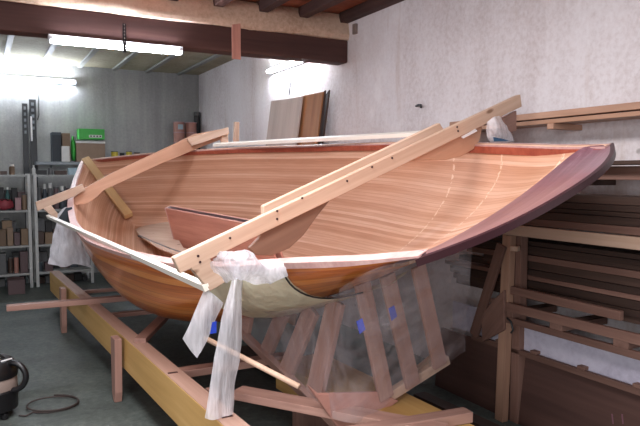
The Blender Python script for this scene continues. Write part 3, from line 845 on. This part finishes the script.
tag(tube('wall_hook', [PX(416, 106, 3.335), PX(418, 105, 3.30), PX(421, 105, 3.30), PX(421, 108, 3.30)], .009, M['steel_dark']), 'small bent metal hook in the white wall above the boat', 'hook')
tag(box('junction_box', PX(355, 29, 3.325), (.03, .06, .1), M['tan_band']), 'small dull box on the white wall beside the girder end', 'box')

# ------------------------------------------------------------------ back wall: shelving
ZS = [1.56, 1.07, .58, .19]
def unit(x0, x1, label):
    t = thing('metal_shelving', ((x0 + x1) / 2, 9.85, 0), label, 'shelving')
    for x in (x0, x1):
        for y in (9.62, 10.06): board('upright', (x, y, 0), (x, y, 1.59), .04, .03, (0, 1, 0), M['white_metal'], t, .002)
    for z in ZS: box('shelf', ((x0 + x1) / 2, 9.84, z), (x1 - x0 - .0, .46, .03), M['shelf_metal'], t)
    return t


unit(-.42, .59, 'white metal shelving cut by the photo edge, crammed with boxes'); unit(.67, 1.40, 'white metal shelving of four shelves behind the end of the boat')


def item(name, cat, label, u0, u1, vtop, zb, col, y=9.74, kind='box', d=.16, grp=None, parts=None):
    a, b = PY(u0, vtop, y - d / 2), PY(u1, vtop, y - d / 2); x0, x1 = a.x, b.x
    h = max(.04, a.z - zb); cx, w = (x0 + x1) / 2, x1 - x0
    if kind == 'box':
        if h < .07 or w < .07:
            return tag(box(name, (cx, y, zb + h / 2), (w, d, h), M['c_' + col]), label, cat, grp)
        t = thing(name, (cx, y, zb), label, cat, grp)
        box('body', (cx, y, zb + h * .46), (w, d, h * .92), M['c_' + col], t)
        box('lid', (cx, y, zb + h * .95), (w * 1.02, d * 1.02, h * .1), M['c_' + (parts or col)], t)
        return t
    t = thing(name, (cx, y, zb), label, cat, grp); r = w / 2
    if kind == 'jar':
        lathe('body', (cx, y, zb), [(r * .9, 0), (r, h * .08), (r, h * .68), (r * .7, h * .8)], M['c_' + col], t, 14)
        lathe('lid', (cx, y, zb + h * .8), [(r * .75, 0), (r * .75, h * .2)], M['c_' + (parts or 'white')], t, 14)
    if kind == 'tin':
        lathe('body', (cx, y, zb), [(r, 0), (r, h * .93)], M['c_' + col], t, 16)
        lathe('lid', (cx, y, zb + h * .93), [(r * 1.05, 0), (r * 1.05, h * .06), (r * .9, h * .07)], M['c_' + (parts or 'grey')], t, 16)
    if kind == 'bottle':
        lathe('body', (cx, y, zb), [(r, 0), (r, h * .6), (r * .4, h * .78), (r * .35, h * .88)], M['c_' + col], t, 12)
        lathe('cap', (cx, y, zb + h * .88), [(r * .42, 0), (r * .42, h * .12)], M['c_' + (parts or 'white')], t, 12)
    if kind == 'bag':
        bm = bmesh.new(); bmesh.ops.create_icosphere(bm, subdivisions=3, radius=.5)
        for v in bm.verts:
            n = _nz.noise(v.co * 3 + V((cx * 9, 0, 0))) * .12
            v.co = V((v.co.x * w * (1 + n), v.co.y * d * (1 + n), max(v.co.z, -.42) * h * (1 + n) + h * .46))
        from_bm('cloth_body', bm, Matrix.Translation((cx, y, zb)), M['c_' + col], t, smooth=True)
        tube('tie', [V((cx - w * .2, y - d * .3, zb + h * .75)), V((cx, y - d * .4, zb + h * .95)), V((cx + w * .2, y - d * .3, zb + h * .72))], .008, M['c_dark'], t, 6)
    return t


S0, S1, S2, S3 = [z + .015 for z in ZS]
IT = [
    # on top of the shelving
    ('glass_jar', 'jar', 'brownish jar on top of the edge shelving', 9, 15, 164, S0, 'card2', 'jar'),
    ('small_carton', 'box', 'low dark carton on the shelving top at the photo edge', 0, 7, 171, S0, 'brown', 'box'),
    ('spray_bottle', 'bottle', 'white bottle on the shelving top between the two units', 32, 36, 165, S0 + .0, 'white', 'bottle'),
    ('tool_tray', 'tray', 'dark low tray on top of the shelving beside the white bottle', 38, 47, 170, S0, 'dark', 'box'),
    ('small_tin', 'tin', 'small grey tin on the shelving top beside the dark tray', 48.5, 53.5, 168, S0, 'grey', 'tin'),
    ('tool_tray', 'tray', 'brown low tray on top of the shelving next to the white carton', 55, 67, 170.5, S0, 'brown', 'box'),
    ('small_carton', 'box', 'pale blue white carton on the shelving top against the boat', 69, 79, 168, S0, 'ltblue', 'box'),
    # edge unit
    ('paint_bottle', 'bottle', 'teal bottle on the first shelf of the edge unit', 5, 10, 187, S1, 'teal', 'bottle'),
    ('cloth_bag', 'bag', 'crumpled red bag on the first shelf of the edge unit', -4, 14, 198, S1, 'red', 'bag'),
    ('small_carton', 'box', 'mauve carton beside the red bag on the edge unit', 15, 21, 198, S1, 'pink', 'box'),
    ('paint_tin', 'tin', 'pale tin at the right end of the edge unit first shelf', 22, 27, 194, S1, 'tan', 'tin'),
    ('small_carton', 'box', 'brown carton in the lower left of the edge unit second shelf', -2, 6, 230, S2, 'card2', 'box'),
    ('small_carton', 'box', 'tan carton second along the edge unit second shelf', 7, 13, 228, S2, 'tan', 'box'),
    ('small_carton', 'box', 'mauve carton third along the edge unit second shelf', 14, 20, 233, S2, 'mauve', 'box'),
    ('small_carton', 'box', 'cardboard carton at the right end of the edge unit second shelf', 21, 28, 229, S2, 'card', 'box'),
    ('small_carton', 'box', 'grey carton at the photo edge on the third shelf', -1, 6, 254, S3 + .39 - .39, 'grey', 'box'),
    ('paint_tin', 'tin', 'dark tin in the middle of the edge unit bottom shelf', 8, 13, 258, S3, 'brown', 'tin'),
    ('paint_tin', 'tin', 'copper coloured tin on the edge unit bottom shelf', 14, 19, 257, S3, 'copper', 'tin'),
    ('small_carton', 'box', 'grey brown carton at the right end of the edge unit bottom shelf', 20, 28, 252, S3, 'mauve', 'box'),
    # second unit
    ('paint_tin', 'tin', 'grey tin first along the upper shelf of the second unit', 37, 42, 188, S1, 'grey', 'tin'),
    ('glass_jar', 'jar', 'dark jar second along the upper shelf of the second unit', 43, 47, 184, S1, 'slate', 'jar'),
    ('glass_jar', 'jar', 'pale jar in the middle of the second unit upper shelf', 48, 53, 183, S1, 'grey', 'jar'),
    ('paint_tin', 'tin', 'brown tin behind the beam end on the second unit', 54, 59, 187, S1, 'mauve', 'tin'),
    ('glass_jar', 'jar', 'slate jar near the boat on the second unit upper shelf', 60, 65, 186, S1, 'slate', 'jar'),
    ('small_carton', 'box', 'dark carton at the left of the second unit middle shelf', 37, 44, 232, S2, 'brown', 'box'),
    ('small_carton', 'box', 'cardboard carton beside the dark one on the middle shelf', 45, 53, 233, S2, 'card', 'box'),
    ('small_carton', 'box', 'pink brown carton behind the hanging grey bag', 54.5, 61, 230, S2, 'copper', 'box'),
    ('paint_tin', 'tin', 'dark tin at the left of the second unit bottom shelf', 37, 43, 262, S3, 'slate', 'tin'),
    ('small_carton', 'box', 'purple brown carton on the second unit bottom shelf', 45, 53, 263, S3, 'mauve', 'box'),
]
for nm, cat, lb, u0, u1, vt, zb, col, kd in IT: item(nm, cat, lb, u0, u1, vt, zb, col, kind=kd)
rg = random.Random(21)  # dark filler cartons added behind the front row to darken the shelf bays
for uname, xa, xb in (('edge', -.1, .56), ('second', .70, 1.38)):
    for zb, hmax, sname in ((S1, .36, 'upper'), (S2, .38, 'middle'), (S3, .30, 'bottom'), (.03, .13, 'floor level')):
        x = xa
        while x < xb - .06:
            w_ = rg.uniform(.07, .13); w_ = min(w_, xb - x); h_ = rg.uniform(.45, 1) * hmax
            t = thing('filler_carton', (x + w_ / 2, 9.96, zb if zb > .1 else 0), 'dark filler carton added to darken the back row of the %s unit, %s shelf' % (uname, sname), 'box', 'dark filler cartons added at the back of the %s unit, %s shelf' % (uname, sname))
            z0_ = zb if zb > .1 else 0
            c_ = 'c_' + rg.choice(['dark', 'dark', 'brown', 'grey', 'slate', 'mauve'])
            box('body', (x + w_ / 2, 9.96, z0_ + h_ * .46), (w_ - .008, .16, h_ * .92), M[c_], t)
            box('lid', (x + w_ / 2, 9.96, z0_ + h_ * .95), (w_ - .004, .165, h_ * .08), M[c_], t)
            x += w_
# cartons stacked on the second-shelf cartons
item('small_carton', 'box', 'pale carton lying on top of the cartons in the edge unit', 2, 12, 221, .755, 'card', kind='box', y=9.84, d=.2)
item('floor_crate', 'crate', 'reddish brown crate standing on the floor before the edge shelving', 8, 25, 281, 0, 'mauve', y=9.3, d=.3)
# wall shelf and the things on it
ws = thing('wall_shelf', (2, 10.38, 1.73), 'long grey wall shelf above the shelving on the back wall', 'shelf')
box('board', (2.03, 10.365, 1.745), (2.6, .40, .05), M['grey_metal'], ws)
for x in (.95, 1.7, 2.5, 3.2): board('bracket', (x, 10.56, 1.64), (x, 10.3, 1.71), .03, .02, (0, 0, 1), M['grey_metal'], ws)
SW = 1.771
kw = dict(y=10.34, d=.26)
item('power_tool_case', 'case', 'dark navy case standing on the wall shelf', 52, 61, 132, SW, 'navy', parts='slate', **kw)
item('small_carton', 'box', 'cardboard box on the wall shelf between navy case and green box', 62, 70, 133, SW, 'card', **kw)
item('small_carton', 'box', 'small white box at the foot of the navy case', 61.5, 69.5, 146, SW, 'white', y=10.185, d=.04)
gb = item('lower_carton', 'box', 'brown and white carton carrying the bright green box', 76, 105, 141, SW, 'tan', parts='white', **kw)
zt = PY(80, 141, 10.21).z
g2 = item('green_box', 'box', 'bright green printed box on top of the brown carton', 79, 104.5, 128.5, zt + .03, 'green', **kw)
a, b = PY(89, 134.5, 10.2), PY(102, 138, 10.2)
box('print', ((a.x + b.x) / 2, 10.2085, (a.z + b.z) / 2), (b.x - a.x, .003, .04), M['c_white'], g2, bev=0)
for k in range(4): box('print', (a.x + .03 + .045 * k, 10.206, (a.z + b.z) / 2), (.022, .003, .022), M['c_dark'], g2, bev=0)
item('green_pouch', 'pouch', 'small green pouch between cardboard box and green box', 71, 76, 135, SW, 'green', kind='bag', y=10.3, d=.15)
for (u0, u1, vt, c, lb) in [(112, 119, 151, 'yellow', 'yellow tin behind the gunwale, nearest the green box'), (127, 133, 151, 'yellow', 'yellow tin behind the gunwale, further from the green box'), (120.5, 125.5, 152.5, 'dark', 'dark tin between the two yellow tins'), (135, 141, 152, 'tan', 'pale tin behind the gunwale right of the yellow tins')]:
    item('glue_tin', 'tin', lb, u0, u1, vt, SW, c, kind='tin', y=10.34)
a, b = PY(175.5, 122, 10.2), PY(187, 122, 10.2); r = (b.x - a.x) / 2; hstep = .168
order = ['bottom', 'second', 'third', 'top']
for ci, x in enumerate((a.x + r, a.x + 3 * r + .01)):
    for k in range(4):
        t = thing('varnish_tin', (x, 10.34, SW + k * hstep), 'copper coloured tin, %s of the %s stack on the wall shelf by the corner' % (order[k], ['left', 'right'][ci]), 'tin', 'stacked copper coloured tins')
        lathe('body', (x, 10.34, SW + k * hstep), [(r * .96, 0), (r * .96, hstep * .9)], M['c_copper'], t, 18)
        lathe('lid', (x, 10.34, SW + k * hstep + hstep * .9), [(r, 0), (r, hstep * .085), (r * .9, hstep * .095)], M['c_pink'], t, 18)
        if k == 3 and ci == 0: box('paper_label', (x, 10.34 - r, SW + k * hstep + .08), (r * .9, .01, .08), M['c_ltblue'], t)
item('cartridge_tube', 'tube', 'dark upright tube behind the stacked copper coloured tins', 194, 200, 112, SW, 'dark', kind='tin', y=10.48, d=.0)
# slotted steel strips leaning in front of the back wall
for u0, u1, vt, c, lb in [(22, 27.5, 103, 'steel_dark', 'shorter dark slotted steel upright on the back wall'), (29, 36, 99, 'steel_dark', 'taller dark slotted steel upright on the back wall')]:
    a, b = PY(u0, vt, 10.5), PY(u1, vt, 10.5); cx = (a.x + b.x) / 2; w_ = b.x - a.x
    t = thing('slotted_upright', (cx, 10.54, 0), lb, 'upright')
    stp = box('strip', (cx, 10.55, a.z / 2), (w_, .03, a.z), M[c], t)
    for k in range(5): box('slot', (cx, 10.532, a.z - .07 - .09 * k), (w_ * .4, .008, .045), M['grey_metal'], stp, bev=0)
a, b = PY(30.5, 116, 10.46), PY(33, 141, 10.46)
tag(box('white_strip', ((a.x + b.x) / 2, 10.525, (a.z + b.z) / 2), (b.x - a.x, .02, a.z - b.z), M['white']), 'thin white strip hanging on the taller slotted upright', 'strip')

# ------------------------------------------------------------------ vacuum cleaner and its cord
vc = PZ(-7, 416, 0)
vac = thing('vacuum_cleaner', vc, 'black workshop vacuum cleaner with a tan band standing on the floor', 'vacuum cleaner')
lathe('tank', vc + V((0, 0, .045)), [(.14, 0), (.175, .02), (.18, .16), (.172, .17)], M['black'], vac, 32)
lathe('band', vc + V((0, 0, .215)), [(.172, 0), (.174, .01), (.172, .085), (.168, .09)], M['tan_band'], vac, 32)['label'] = 'tan plastic band'
lathe('motor_head', vc + V((0, 0, .305)), [(.178, 0), (.18, .03), (.165, .10), (.13, .135), (.05, .145)], M['black'], vac, 32)
tube('handle', [vc + V((-.1, -.05, .425)), vc + V((-.06, -.05, .465)), vc + V((.06, -.05, .465)), vc + V((.1, -.05, .425))], .012, M['black'], vac)
box('switch_plate', vc + V((.10, -.09, .437)), (.09, .012, .008), M['white'], vac, rz=.6)
for an in (0, 1.57, 3.14, 4.71): lathe('caster', vc + V((.135 * math.cos(an + .6), .135 * math.sin(an + .6), 0)), [(.02, 0), (.03, .01), (.03, .04), (.02, .05)], M['black'], vac, 12)
hz = []
for k in range(15):
    an = math.radians(-95 + 190 * k / 14); hz.append(vc + RT * (.165 + .105 * math.cos(an)) + V((0, 0, .31 + .105 * math.sin(an))) - FW * .03)
tube('hose', hz, .022, M['black'], vac, 12)
vs_ = .88                                # the cleaner is a small one
for ch in list(vac.children):
    M0 = ch.matrix_basis.copy(); ch.matrix_basis = Matrix.Scale(vs_, 4) @ M0
cc = PZ(53, 405, .01); pts = [vc + V((.15, -.1, .01)) + V((.02 * k, -.015 * k, 0)) for k in range(3)]
for k in range(44):
    an = -2.6 + k * .24; r_ = .155 - .012 * math.sin(k * .5)
    pts.append(V((cc.x + r_ * math.cos(an), cc.y + r_ * 1.0 * math.sin(an), .012 + .0004 * k)))
tag(tube('coiled_cable', pts, .006, M['rubber'], n=6), 'brown cord lying in a loose coil on the floor beside the vacuum', 'cord')

# ------------------------------------------------------------------ view
vs = bpy.context.scene.view_settings
vs.view_transform = 'Standard'; vs.look = 'None'; vs.gamma = 1; vs.use_curve_mapping = False
vs.exposure = 0.65
